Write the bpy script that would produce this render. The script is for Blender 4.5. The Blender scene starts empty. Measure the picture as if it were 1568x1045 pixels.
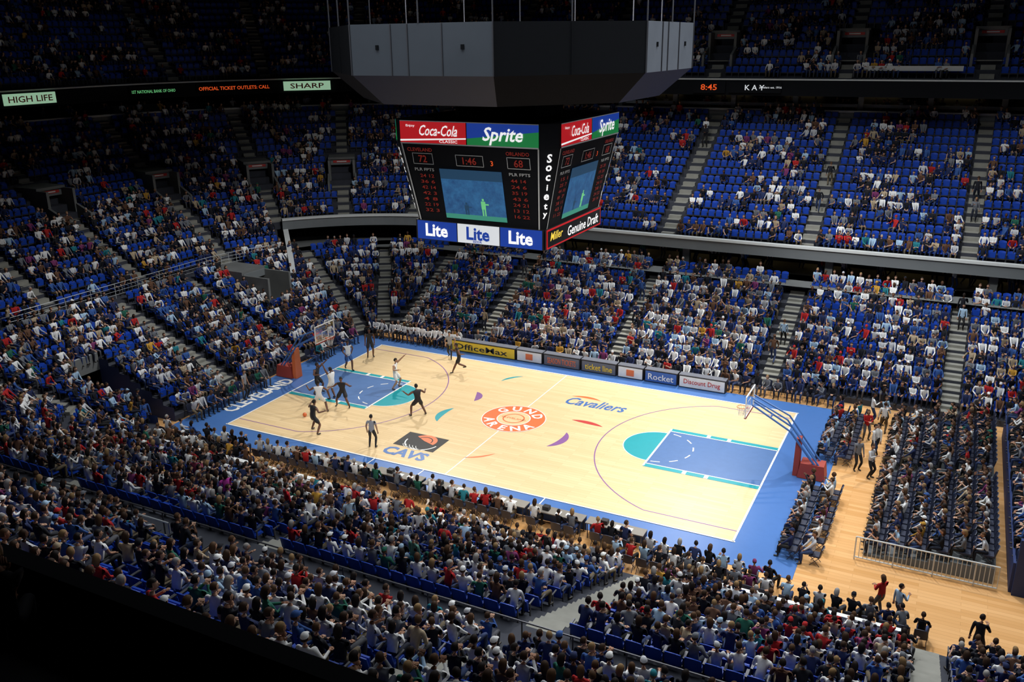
import bpy, bmesh, math, random
import numpy as np
from mathutils import Vector, Matrix
random.seed(11)
S=bpy.context.scene; COL=S.collection
try:
    S.view_settings.view_transform='Standard'
    S.view_settings.look='None'
except Exception: pass
rad=math.radians
# ------------------------------------------------------------------ materials
def mat(name,col,rough=.6,metal=0.,emit=None,es=1.,var=.12,scale=3.,spec=.5):
    m=bpy.data.materials.new(name);m.use_nodes=True;nt=m.node_tree;b=nt.nodes['Principled BSDF']
    b.inputs['Roughness'].default_value=rough;b.inputs['Metallic'].default_value=metal
    b.inputs['Specular IOR Level'].default_value=spec
    tc=nt.nodes.new('ShaderNodeTexCoord');nz=nt.nodes.new('ShaderNodeTexNoise');nz.inputs['Scale'].default_value=scale;nz.inputs['Detail'].default_value=3
    nt.links.new(tc.outputs['Object'],nz.inputs['Vector'])
    mx=nt.nodes.new('ShaderNodeMix');mx.data_type='RGBA'
    mx.inputs[6].default_value=(*[c*(1-var) for c in col],1);mx.inputs[7].default_value=(*[min(1,c*(1+var)) for c in col],1)
    nt.links.new(nz.outputs['Fac'],mx.inputs[0]);nt.links.new(mx.outputs[2],b.inputs['Base Color'])
    if emit:
        b.inputs['Emission Color'].default_value=(*emit,1);b.inputs['Emission Strength'].default_value=es
    return m
def attr_mat(name,attr,rough=.8):
    m=bpy.data.materials.new(name);m.use_nodes=True;nt=m.node_tree;b=nt.nodes['Principled BSDF'];b.inputs['Roughness'].default_value=rough
    b.inputs['Specular IOR Level'].default_value=.2
    a=nt.nodes.new('ShaderNodeAttribute');a.attribute_type='INSTANCER';a.attribute_name=attr
    tc=nt.nodes.new('ShaderNodeTexCoord');nz=nt.nodes.new('ShaderNodeTexNoise');nz.inputs['Scale'].default_value=9
    nt.links.new(tc.outputs['Object'],nz.inputs['Vector'])
    mr=nt.nodes.new('ShaderNodeMapRange');mr.inputs[3].default_value=.75;mr.inputs[4].default_value=1.2
    nt.links.new(nz.outputs['Fac'],mr.inputs[0])
    vm=nt.nodes.new('ShaderNodeVectorMath');vm.operation='SCALE'
    nt.links.new(a.outputs['Color'],vm.inputs[0]);nt.links.new(mr.outputs[0],vm.inputs[3]);nt.links.new(vm.outputs[0],b.inputs['Base Color'])
    return m
def wood(name,c1,c2,rough,sx=1.):
    m=bpy.data.materials.new(name);m.use_nodes=True;nt=m.node_tree;b=nt.nodes['Principled BSDF'];b.inputs['Roughness'].default_value=rough
    b.inputs['Specular IOR Level'].default_value=.4
    tc=nt.nodes.new('ShaderNodeTexCoord');br=nt.nodes.new('ShaderNodeTexBrick')
    br.inputs['Scale'].default_value=sx;br.inputs['Brick Width'].default_value=2.4;br.inputs['Row Height'].default_value=.22
    br.inputs['Mortar Size'].default_value=.004;br.inputs['Mortar'].default_value=(*[c*.7 for c in c1],1)
    br.inputs['Color1'].default_value=(*c1,1);br.inputs['Color2'].default_value=(*c2,1);br.offset=.37
    nt.links.new(tc.outputs['Object'],br.inputs['Vector'])
    mp=nt.nodes.new('ShaderNodeMapping');mp.inputs['Scale'].default_value=(.5,14,1);nz=nt.nodes.new('ShaderNodeTexNoise');nz.inputs['Scale'].default_value=1.5;nz.inputs['Detail'].default_value=5
    nt.links.new(tc.outputs['Object'],mp.inputs[0]);nt.links.new(mp.outputs[0],nz.inputs['Vector'])
    mr=nt.nodes.new('ShaderNodeMapRange');mr.inputs[3].default_value=.88;mr.inputs[4].default_value=1.1;nt.links.new(nz.outputs['Fac'],mr.inputs[0])
    vm=nt.nodes.new('ShaderNodeVectorMath');vm.operation='SCALE';nt.links.new(br.outputs['Color'],vm.inputs[0]);nt.links.new(mr.outputs[0],vm.inputs[3])
    nt.links.new(vm.outputs[0],b.inputs['Base Color']);return m
M={}
M['court']=wood('maple_court',(.76,.56,.31),(.83,.63,.365),.26)
M['floorwood']=wood('arena_floor_wood',(.60,.31,.11),(.74,.42,.18),.25)
M['blue']=mat('court_blue_paint',(.06,.16,.42),.35,var=.06)
M['keyblue']=mat('court_key_blue',(.08,.17,.38),.35,var=.1)
M['teal']=mat('court_teal_paint',(.015,.33,.38),.35,var=.06)
M['white']=mat('white_paint',(.87,.87,.84),.4,var=.03)
M['purple']=mat('purple_line_paint',(.24,.10,.30),.4)
M['orange']=mat('orange_paint',(.72,.16,.045),.4,var=.06)
M['red']=mat('red_paint',(.5,.03,.025),.5)
M['darkred']=mat('dark_red_padding',(.33,.045,.03),.6)
M['black']=mat('black_paint',(.012,.012,.014),.55)
M['conc']=mat('grey_concrete',(.14,.145,.14),.85,var=.25,scale=.8)
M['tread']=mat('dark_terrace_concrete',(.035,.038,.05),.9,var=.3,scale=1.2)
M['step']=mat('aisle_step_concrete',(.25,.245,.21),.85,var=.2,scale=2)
M['fascia']=mat('fascia_grey',(.15,.165,.17),.6,var=.12,scale=.5)
M['cap']=mat('light_cap',(.62,.64,.62),.5,var=.05)
M['rail']=mat('railing_white_metal',(.5,.52,.52),.4,metal=.2,var=.03)
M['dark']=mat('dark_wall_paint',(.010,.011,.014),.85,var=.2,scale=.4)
M['roof']=mat('dark_roof',(.006,.006,.008),.9)
M['housing']=mat('speaker_housing_grey',(.085,.10,.12),.6,var=.15,scale=.6)
M['housing2']=mat('speaker_housing_light',(.19,.21,.24),.6,var=.25,scale=.7)
M['bface']=mat('black_panel_and_shade',(.005,.006,.008),.85,spec=.2)  # black panels; also painted shade inside openings and on the balcony
M['seat']=mat('blue_seat_plastic',(.008,.052,.38),.5,var=.2,scale=1.5,spec=.3)
M['navy']=mat('navy_panel',(.012,.03,.12),.6)
M['chair']=mat('dark_chair_vinyl',(.02,.025,.05),.5)
M['seatmetal']=mat('seat_metal',(.08,.08,.09),.5,metal=.5)
g=bpy.data.materials.new('backboard_glass');g.use_nodes=True;nt=g.node_tree;nt.nodes.clear()
o_=nt.nodes.new('ShaderNodeOutputMaterial');t_=nt.nodes.new('ShaderNodeBsdfTransparent');gl=nt.nodes.new('ShaderNodeBsdfGlossy');gl.inputs['Roughness'].default_value=.1
mx=nt.nodes.new('ShaderNodeMixShader');mx.inputs[0].default_value=.14;nt.links.new(t_.outputs[0],mx.inputs[1]);nt.links.new(gl.outputs[0],mx.inputs[2]);nt.links.new(mx.outputs[0],o_.inputs[0]);M['glass']=g
def em(name,c,s=1.): 
    M[name]=mat(name,tuple(x*.5 for x in c),.5,emit=c,es=s,var=.03)
em('sign_red',(.60,.01,.015),.55);em('sign_green',(.01,.20,.05),.65);em('sign_blue',(.01,.05,.36),.6);em('sign_white',(.72,.75,.78),.68)
em('led_red',(1,.12,.02),.6);em('led_dim',(.3,.025,.015),.35);em('sign_text',(1,1,1),.75);em('lamp_warm',(1,.72,.3),1.0)
em('sign_gold',(.9,.65,.08),.75);em('led_green',(.25,.9,.35),.4);em('sign_pale',(.45,.75,.5),.5);em('screen_green',(.05,.28,.2),.65);em('screen_dark',(.015,.05,.10),.8)
m=bpy.data.materials.new('video_screen');m.use_nodes=True;nt=m.node_tree;b=nt.nodes['Principled BSDF'];b.inputs['Base Color'].default_value=(.01,.01,.02,1)
tc=nt.nodes.new('ShaderNodeTexCoord');nz=nt.nodes.new('ShaderNodeTexNoise');nz.inputs['Scale'].default_value=2.2;nz.inputs['Detail'].default_value=8;nz.inputs['Roughness'].default_value=.8
cr=nt.nodes.new('ShaderNodeValToRGB');cr.color_ramp.elements[0].color=(.012,.05,.15,1);cr.color_ramp.elements[1].color=(.035,.16,.34,1);cr.color_ramp.elements[0].position=.3;cr.color_ramp.elements[1].position=.7
nt.links.new(tc.outputs['Object'],nz.inputs['Vector']);nt.links.new(nz.outputs['Fac'],cr.inputs[0]);nt.links.new(cr.outputs[0],b.inputs['Emission Color']);b.inputs['Emission Strength'].default_value=.85;M['screen']=m
# ------------------------------------------------------------------ mesh builder
def eval_mesh(ob):
    COL.objects.link(ob);dg=bpy.context.evaluated_depsgraph_get();me=bpy.data.meshes.new_from_object(ob.evaluated_get(dg),depsgraph=dg)
    v=np.empty(len(me.vertices)*3);me.vertices.foreach_get('co',v);v=v.reshape(-1,3);f=[tuple(p.vertices) for p in me.polygons]
    bpy.data.meshes.remove(me);bpy.data.objects.remove(ob)
    return v,f
_tc={}
def text_geo(body,shear=0.,bold=.012):
    k=(body,shear,bold)
    if k not in _tc:
        c=bpy.data.curves.new('t','FONT');c.body=body;c.align_x='CENTER';c.align_y='CENTER';c.shear=shear;c.offset=bold;c.resolution_u=2
        _tc[k]=eval_mesh(bpy.data.objects.new('t',c))
    return _tc[k]
class MB:
    def __init__(s): s.v=[];s.f=[];s.m=[];s.mats=[]
    def mi(s,mt):
        if isinstance(mt,str): mt=M[mt]
        if mt not in s.mats: s.mats.append(mt)
        return s.mats.index(mt)
    def add(s,vs,fs,mt):
        o=len(s.v);s.v+=[tuple(map(float,v)) for v in vs];s.f+=[tuple(i+o for i in f) for f in fs]
        if isinstance(mt,list): s.m+=[s.mi(x) for x in mt]
        else: s.m+=[s.mi(mt)]*len(fs)
    def box(s,c,sz,mt,rz=0.,Mx=None,taper=1.):
        vs=[]
        for z in (-.5,.5):
            k=taper if z>0 else 1.
            for x,y in ((-.5,-.5),(.5,-.5),(.5,.5),(-.5,.5)):
                vs.append(Vector((x*sz[0]*k,y*sz[1]*k,z*sz[2])))
        R=Matrix.Translation(c)@Matrix.Rotation(rz,4,'Z')
        if Mx is not None: R=Mx@Matrix.Translation(c)
        s.add([R@v for v in vs],[(3,2,1,0),(4,5,6,7),(0,1,5,4),(1,2,6,5),(2,3,7,6),(3,0,4,7)],mt)
    def quad(s,a,b,c,d,mt): s.add([a,b,c,d],[(0,1,2,3)],mt)
    def cyl(s,p0,p1,r,mt,n=8,r2=None,cap=True):
        p0=Vector(p0);p1=Vector(p1);d=(p1-p0);q=d.to_track_quat('Z','Y').to_matrix();r2=r if r2 is None else r2
        vs=[p0+q@Vector((r*math.cos(2*math.pi*i/n),r*math.sin(2*math.pi*i/n),0)) for i in range(n)]+[p1+q@Vector((r2*math.cos(2*math.pi*i/n),r2*math.sin(2*math.pi*i/n),0)) for i in range(n)]
        fs=[(i,(i+1)%n,n+(i+1)%n,n+i) for i in range(n)]
        if cap: fs+=[tuple(range(n-1,-1,-1)),tuple(range(n,2*n))]
        s.add(vs,fs,mt)
    def sweep(s,sm,prof,mts):
        n=len(prof);vs=[(x+nx*R,y+ny*R,z) for x,y,nx,ny in sm for R,z in prof];fs=[];ml=[]
        for i in range(len(sm)-1):
            for j in range(n-1):
                fs.append((i*n+j,i*n+j+1,(i+1)*n+j+1,(i+1)*n+j));ml.append(mts if isinstance(mts,str) else mts[j])
        s.add(vs,fs,ml)
    def endcap(s,smp,prof,mt,zb=0.,up=.9):
        x,y,nx,ny=smp
        for (R0,z0),(R1,z1) in zip(prof[:-1],prof[1:]):
            if R1-R0<.01: continue
            s.quad((x+nx*R0,y+ny*R0,zb),(x+nx*R1,y+ny*R1,zb),(x+nx*R1,y+ny*R1,z1+up),(x+nx*R0,y+ny*R0,z0+up),mt)
    def text(s,body,Mx,mt,height=None,width=None,shear=0.,bold=.012):
        v,f=text_geo(body,shear,bold)
        if not len(v): return
        lo=v.min(0);hi=v.max(0);w=hi[0]-lo[0];h=hi[1]-lo[1];c=(lo+hi)/2
        sx=sy=1.
        if width and height: sx=width/w;sy=height/h
        elif width: sx=sy=width/w
        elif height: sx=sy=height/h
        s.add([Mx@Vector(((p[0]-c[0])*sx,(p[1]-c[1])*sy,0)) for p in v],f,mt)
    def build(s,name,smooth=False,parent=None):
        me=bpy.data.meshes.new(name);me.from_pydata(s.v,[],s.f)
        for mt in s.mats: me.materials.append(mt)
        me.polygons.foreach_set('material_index',s.m)
        if smooth: me.polygons.foreach_set('use_smooth',[True]*len(me.polygons))
        me.update();ob=bpy.data.objects.new(name,me);COL.objects.link(ob)
        if parent: ob.parent=parent
        return ob
def empty(name):
    e=bpy.data.objects.new(name,None);e.empty_display_size=.3;COL.objects.link(e);return e
# ------------------------------------------------------------------ room shell
XL,XR,YF,YN,ZC=-72,64,62,-62,34
b=MB();b.box(((XL+XR)/2,0,-.25),(XR-XL,YF-YN,.4),'dark');b.build('floor')
b=MB();b.box(((XL+XR)/2,0,ZC+.2),(XR-XL,YF-YN,.4),'roof');b.build('ceiling')
for nm,c,sz in (('wall_far',((XL+XR)/2,YF,ZC/2),(XR-XL,.4,ZC)),('wall_near',((XL+XR)/2,YN,ZC/2),(XR-XL,.4,ZC)),('wall_left',(XL,0,ZC/2),(.4,YF-YN,ZC)),('wall_right',(XR,0,ZC/2),(.4,YF-YN,ZC))):
    b=MB();b.box(c,sz,'dark');b.build(nm)
b=MB();b.box((2,-1,-.025),(60,30,.05),'floorwood');b.build('arena_wood_floor')
bowl=empty('seating_bowl')
# ------------------------------------------------------------------ court
b=MB();HX,HY=14.325,7.62
def flat(x0,y0,x1,y1,z,mt): b.quad((x0,y0,z),(x1,y0,z),(x1,y1,z),(x0,y1,z),mt)
b.box((0,-.15,.01),(34.2,18.5,.02),'blue')
b.box((0,0,.016),(2*HX,2*HY,.024),'court')
Z1=.033;Z2=.037;Z3=.041;Z4=.045
lw=.09
for y in (-HY,HY): flat(-HX-lw,y-lw/2,HX+lw,y+lw/2,Z3,'white')
for x in (-HX,HX): flat(x-lw/2,-HY,x+lw/2,HY,Z3,'white')
flat(-.03,-HY,.03,HY,Z1,'white')
def arc(cx,cy,r,a0,a1,w,z,mt,n=48,taper=False):
    vs=[];fs=[]
    for i in range(n+1):
        t=i/n;a=a0+(a1-a0)*t;ww=w*(math.sin(math.pi*min(max(t,.0),1.))**.8 if taper else 1.)/2
        vs+=[(cx+(r-ww)*math.cos(a),cy+(r-ww)*math.sin(a),z),(cx+(r+ww)*math.cos(a),cy+(r+ww)*math.sin(a),z)]
    fs=[(2*i,2*i+1,2*i+3,2*i+2) for i in range(n)];b.add(vs,fs,mt)
def disc(cx,cy,r,a0,a1,z,mt,n=40):
    vs=[(cx,cy,z)]+[(cx+r*math.cos(a0+(a1-a0)*i/n),cy+r*math.sin(a0+(a1-a0)*i/n),z) for i in range(n+1)]
    b.add(vs,[(0,i+1,i+2) for i in range(n)],mt)
for s in (-1,1):
    xf=s*(HX-5.79);xb=s*HX
    flat(min(xf,xb),-2.1,max(xf,xb),2.1,Z1,'keyblue')
    for ys in (-1,1):
        y0=2.1*ys;y1=2.17*ys;flat(min(xf,xb),min(y0,y1),max(xf,xb),max(y0,y1),Z3,'white')
        y0=2.17*ys;y1=2.5*ys;flat(min(xf,xb),min(y0,y1),max(xf,xb),max(y0,y1),Z2,'teal')
        for q in (2.6,3.7): flat(xb-s*q-.1,min(y0,y1),xb-s*q+.1,max(y0,y1),Z3,'white')
    flat(xf-.05,-2.44,xf+.05,2.44,Z3,'white')
    a=math.pi/2 if s>0 else -math.pi/2
    disc(xf,0,1.83,a,a+math.pi,Z1,'teal');arc(xf,0,1.83,a,a+math.pi,.05,Z2,'white')
    for k in range(6):
        arc(xf,0,1.83,(-math.pi/2 if s>0 else math.pi/2)+k*math.pi/6+.1,(-math.pi/2 if s>0 else math.pi/2)+k*math.pi/6+.36,.07,Z3,'white',n=6)
    xc=s*(HX-1.6);th=math.asin(6.71/7.24)
    if s>0: arc(xc,0,7.24,math.pi-th,math.pi+th,.06,Z1,'purple',80)
    else: arc(xc,0,7.24,-th,th,.06,Z1,'purple',80)
    xe=xc-s*7.24*math.cos(th)
    for ys in (-1,1): flat(min(xe,xb),6.71*ys-.03,max(xe,xb),6.71*ys+.03,Z1,'purple')
disc(0,0,1.83,0,2*math.pi,Z2,'orange',64);disc(0,0,.95,0,2*math.pi,Z3,'court',40);arc(0,0,1.83,0,2*math.pi,.05,Z3,'white',64);arc(0,0,.95,0,2*math.pi,.05,Z4,'white',40)
def TM(x,y,z,rz=0): return Matrix.Translation((x,y,z))@Matrix.Rotation(rz,4,'Z')
for i,ch in enumerate('GUND'):
    a=math.pi/2+rad(54)-i*rad(36);b.text(ch,TM(1.38*math.cos(a),1.38*math.sin(a),Z3,a-math.pi/2),'white',height=.62,bold=.03)
for i,ch in enumerate('ARENA'):
    a=-math.pi/2-rad(60)+i*rad(30);b.text(ch,TM(1.38*math.cos(a),1.38*math.sin(a),Z3,a+math.pi/2),'white',height=.62,bold=.03)
arc(0,0,.6,0,2*math.pi,.08,Z4,'orange');b.text('CLEVELAND',TM(0,0,Z4),'orange',width=1.5)
arc(-4.6,1.6,1.3,rad(-12),rad(55),.42,Z1,'purple',taper=True);arc(-2.2,-1.1,1.9,rad(150),rad(215),.42,Z1,'teal',taper=True)
arc(-1.5,4.6,1.9,rad(120),rad(170),.2,Z1,'teal',taper=True);arc(2.0,-1.3,1.7,rad(-45),rad(30),.42,Z1,'purple',taper=True)
arc(3.6,-3.2,4.5,rad(72),rad(97),.34,Z1,'red',taper=True);arc(-1.,-3.2,2.5,rad(-70),rad(-30),.15,Z1,'orange',taper=True)
b.text('Cavaliers',TM(3.5,3.9,Z1,rad(2)),'blue',width=3.7,height=1.1,shear=.3,bold=0.02);arc(2.6,2.0,2.7,rad(70),rad(110),.25,Z1,'orange',taper=True)
b.text('CAVS',TM(-3.1,-6.45,Z2,0),'blue',width=2.6,height=.9,bold=.04)
b.box((-3.1,-4.9,.028),(2.5,1.7,.012),'black')
disc(-3.0,-4.75,.72,rad(-20),rad(150),Z3,'orange');arc(-3.0,-4.75,.45,rad(-10),rad(150),.06,Z4,'black');arc(-3.0,-4.9,.95,rad(180),rad(350),.07,Z3,'white')
for k in range(5): arc(-3.4+.2*k,-5.3,.5,rad(200),rad(300),.03,Z3,'white',n=8)
b.text('CLEVELAND',TM(-15.75,-3.4,Z1,math.pi/2),'white',width=5.6,height=1.0,bold=.03)
for x in (-4.2,-1.2,5.5): flat(x-.03,-8.9,x+.03,-HY,Z1,'white')
b.build('basketball_court')
# ------------------------------------------------------------------ bowl path helpers
def path(core,parts):
    cx,cf,cn=core;sm=[]
    for p in parts:
        k=p[0]
        if k=='far': n=max(2,int(abs(p[2]-p[1])/3));sm+=[(p[1]+(p[2]-p[1])*i/n,cf,0,1) for i in range(n+1)]
        if k=='fl': n=max(3,int(abs(p[2]-p[1])/3.));sm+=[(cx,cf,-math.cos(rad(p[1]+(p[2]-p[1])*i/n)),math.sin(rad(p[1]+(p[2]-p[1])*i/n))) for i in range(n+1)]
        if k=='end': sm+=[(cx,p[1]+(p[2]-p[1])*i/4,-1,0) for i in range(5)]
        if k=='nl': n=max(3,int(abs(p[2]-p[1])/3.));sm+=[(cx,cn,-math.cos(rad(p[1]+(p[2]-p[1])*i/n)),-math.sin(rad(p[1]+(p[2]-p[1])*i/n))) for i in range(n+1)]
        if k=='near': n=max(2,int(abs(p[2]-p[1])/3));sm+=[(p[1]+(p[2]-p[1])*i/n,cn,0,-1) for i in range(n+1)]
    return sm
CA=(-14.3,7.5,-9.3);CB=(-15.2,4.6,-10.3);CC=(-19.5,9.,-9.)
AX=(-8,2,12,22,31)
seatpts=[];people=[];standing=[]
PAL=[((.80,.80,.78),25),((.55,.56,.58),9),((.16,.17,.19),10),((.012,.013,.018),28),((.02,.03,.09),15),((.04,.1,.30),7),((.42,.02,.02),7),((.02,.12,.08),2),((.02,.18,.22),1.5),
 ((.42,.33,.22),4),((.12,.06,.035),6),((.2,.04,.13),2.5),((.5,.27,.04),1.),((.35,.5,.65),5)]
PW=[p[1] for p in PAL]
SK=[(.46,.25,.16),(.52,.31,.21),(.38,.2,.12),(.1,.045,.025),(.2,.09,.05)]
HR=[(.015,.01,.008),(.04,.02,.01),(.08,.04,.018),(.26,.16,.07),(.33,.31,.29)]
PN=[(.015,.018,.03),(.03,.05,.12),(.04,.06,.14),(.02,.02,.02),(.14,.11,.07),(.09,.09,.10)]
def person(x,y,z,dr,shirt=None,pants=None,lst=None,nv=10,vi=None,sc=None):
    (people if lst is None else lst).append((x,y,z,dr,sc or random.uniform(.95,1.08),random.randrange(nv) if vi is None else vi,
      shirt or random.choices([p[0] for p in PAL],PW)[0],random.choices(SK,(5,5,3,1.2,1.2))[0],random.choices(HR,(5,5,3,1.3,.9))[0],pants or random.choice(PN)))
def seat(x,y,z,dr,kind=None): seatpts.append((x,y,z,dr,kind))
def clear(part,v,R,ais):
    for a in ais.get(part,()):
        if part in('fl','nl'):
            if abs(rad(v-a))*R<.68: return False
        elif abs(v-a)<.68: return False
    return True
def row(core,R,z,parts,ais,occ,cuts=(),sp=.54):
    cx,cf,cn=core
    for p in parts:
        k,a0,a1=p
        L=abs(a1-a0) if k in('far','end','near') else rad(abs(a1-a0))*R
        n=int(L/sp)
        run=0;on=True
        for i in range(n):
            v=a0+(a1-a0)*(i+.5)/n
            if not clear(k,v,R,ais): continue
            if any(c[0]==k and c[1]<v<c[2] and c[3]<=R<=c[4] for c in cuts): continue
            if k=='far': x,y,nx,ny=v,cf+R,0,1
            elif k=='near': x,y,nx,ny=v,cn-R,0,-1
            elif k=='end': x,y,nx,ny=cx-R,v,-1,0
            elif k=='fl': nx,ny=-math.cos(rad(v)),math.sin(rad(v));x,y=cx+nx*R,cf+ny*R
            else: nx,ny=-math.cos(rad(v)),-math.sin(rad(v));x,y=cx+nx*R,cn+ny*R
            dr=math.atan2(-ny,-nx)
            if run<=0:
                o=occ(x,y,z) if callable(occ) else occ
                on=random.random()<o;run=random.choice((1,1,2,2,3,4))
            run-=1
            seat(x+nx*.1,y+ny*.1,z,dr,1 if on else 0)
            if on: person(x+nx*.05+random.gauss(0,.03),y+ny*.05+random.gauss(0,.03),z,dr+random.gauss(0,.25))
def aisle_steps(b,core,R,z,rise,tread,k,v):
    cx,cf,cn=core
    if k=='far': x,y,nx,ny=v,cf,0,1
    elif k=='near': x,y,nx,ny=v,cn,0,-1
    elif k=='end': x,y,nx,ny=cx,v,-1,0
    elif k=='fl': nx,ny=-math.cos(rad(v)),math.sin(rad(v));x,y=cx,cf
    else: nx,ny=-math.cos(rad(v)),-math.sin(rad(v));x,y=cx,cn
    a=math.atan2(ny,nx)
    b.box((x+nx*(R+tread/2),y+ny*(R+tread/2),z+.015),(tread-.02,.95,.03),'step',a)
    b.box((x+nx*(R+tread*.77),y+ny*(R+tread*.77),z+rise/4+.02),(tread*.46,.95,rise/2),'step',a)
def railing(b,pts,h=1.0,mt='rail',r=.03,bars=1):
    for i,(p,q) in enumerate(zip(pts[:-1],pts[1:])):
        p=Vector(p);q=Vector(q)
        for k in range(1,bars+2):
            zz=h*k/(bars+1);b.cyl(p+Vector((0,0,zz)),q+Vector((0,0,zz)),r if k==bars+1 else r*.6,mt,6,cap=False)
        n=max(1,int((q-p).length/1.5))
        for j in range(n+(1 if i==len(pts)-2 else 0)):
            t=p+(q-p)*j/n;b.cyl(t,t+Vector((0,0,h)),r,mt,6,cap=False)
# ------------------------------------------------------------------ lower bowl (A)
TA=.82;RA=.355;NA=12
aisA={'far':AX,'near':AX,'fl':(28,58,86),'end':(2.6,-3.6),'nl':(32,60,88)}
b=MB()
profA=[(3.0,0)]
for i in range(NA): profA+=[(3+TA*i,.35+RA*i),(3+TA*(i+1),.35+RA*i)]
zA=.35+RA*(NA-1);profA+=[(3+TA*NA,zA+.3),(3+TA*NA+1.6,zA+.3)]
segsA=([('far',36,CA[0]),('fl',90,2)],[('end',5.4,-8.6)],[('nl',10,90),('near',CA[0],34)])
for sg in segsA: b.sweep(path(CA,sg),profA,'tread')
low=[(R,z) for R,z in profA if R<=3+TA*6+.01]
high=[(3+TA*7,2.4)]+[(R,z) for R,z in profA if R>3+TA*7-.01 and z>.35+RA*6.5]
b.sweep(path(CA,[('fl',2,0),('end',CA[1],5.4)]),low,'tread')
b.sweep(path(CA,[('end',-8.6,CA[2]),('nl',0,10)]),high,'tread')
b.sweep(path(CA,[('end',-8.6,CA[2]),('nl',0,10)]),[(3+TA*7-.02,2.3),(3+TA*7-.02,.35+RA*7+.5),(3+TA*7+.15,.35+RA*7+.5),(3+TA*7+.15,2.3),(13,2.3)],['conc','rail','conc','dark'])
b.endcap((CA[0],-8.6,-1,0),profA[:15],'navy',up=.5);n10=(-math.cos(rad(10)),-math.sin(rad(10)));b.endcap((CA[0],CA[2],*n10),profA[:15],'navy',up=.5)
b.box((-27.5,-10.3,1.2),(.1,3.4,2.4),'bface')  # black sheet stands in for the darkness inside the tunnel
vomcut=[('end',5.2,7.7,3+TA*6-.2,30),('fl',0,2.6,3+TA*6-.2,30),('end',-9.4,-8.4,0,3+TA*7),('nl',0,12,0,3+TA*7+.1)]
for i in range(NA):
    for k,l in aisA.items():
        for v in l: aisle_steps(b,CA,3+TA*i,.35+RA*i,RA,TA,k,v)
b.build('lower_seating_terrace',parent=bowl)
def occA(x,y,z):
    if y<-11: return .86
    return .92 if z<2.5 else .78
for i in range(NA):
    R=3+TA*i+.42;z=.35+RA*i
    row(CA,R,z,[('far',35,CA[0]),('fl',90,0),('end',CA[1],CA[2]),('nl',0,90),('near',CA[0],33)],aisA,occA,cuts=vomcut)
# ------------------------------------------------------------------ upper-lower bowl (B)
TB=.85;RB=.5;NB=20;ZB=4.6
aisB={'far':AX+(-14.5,),'near':AX,'fl':(13,35,54,74),'end':(0.2,-7),'nl':(20,45,70)}
portB=[('end',.2),('fl',13),('fl',35),('fl',54)]
b=MB()
def profB(j0,j1,zb):
    p=[(13+TB*j0,zb)]
    for j in range(j0,j1): p+=[(13+TB*j,ZB+RB*j),(13+TB*(j+1),ZB+RB*j)]
    return p
b.sweep(path(CB,[('fl',34,0),('end',CB[1],CB[2])]),profB(0,4,2.6),'tread')
b.sweep(path(CB,[('nl',0,90),('near',CB[0],34)]),profB(0,13,2.6),'tread')
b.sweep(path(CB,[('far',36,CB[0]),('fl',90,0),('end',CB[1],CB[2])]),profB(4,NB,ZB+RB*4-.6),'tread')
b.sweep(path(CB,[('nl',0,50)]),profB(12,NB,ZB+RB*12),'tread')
for j in range(NB):
    for k,l in aisB.items():
        for v in l:
            if k=='far' and j<4 or k=='fl' and v>34 and j<4 or k=='near' and j>=13: continue
            if (k,v) in portB and 8<=j<=12: continue
            aisle_steps(b,CB,13+TB*j,ZB+RB*j,RB,TB,k,v)
b.build('upper_seating_terrace',parent=bowl)
cutB=[]
for k,v in portB:
    w=1.4 if k=='end' else math.degrees(1.4/22);cutB.append((k,v-w,v+w,13+TB*7.8,13+TB*12.9))
def occB(x,y,z):
    d=.6
    if y>20 and x>-10: d=.50+.13*math.sin(x*.9)+.12*math.sin(z*2.1+x*.4)-.06*(z>10)
    if x<-25: d=.74 if z<9 else .52
    if y<-20: d=.8
    return d
for j in range(NB):
    R=13+TB*j+.45;z=ZB+RB*j
    ps=[('end',CB[1],CB[2])]
    if j>=4: ps+=[('far',35,CB[0]),('fl',90,0)]
    else: ps+=[('fl',33,0)]
    ps+=[('nl',0,90 if j<13 else 45)]
    if j<13: ps+=[('near',CB[0],30)]
    row(CB,R,z,ps,aisB,occB,cuts=cutB)
def local(core,k,v):
    cx,cf,cn=core
    if k=='far': x,y,nx,ny=v,cf,0,1
    elif k=='end': x,y,nx,ny=cx,v,-1,0
    elif k=='fl': nx,ny=-math.cos(rad(v)),math.sin(rad(v));x,y=cx,cf
    return Matrix(((nx,-ny,0,x),(ny,nx,0,y),(0,0,1,0),(0,0,0,1)))
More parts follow.
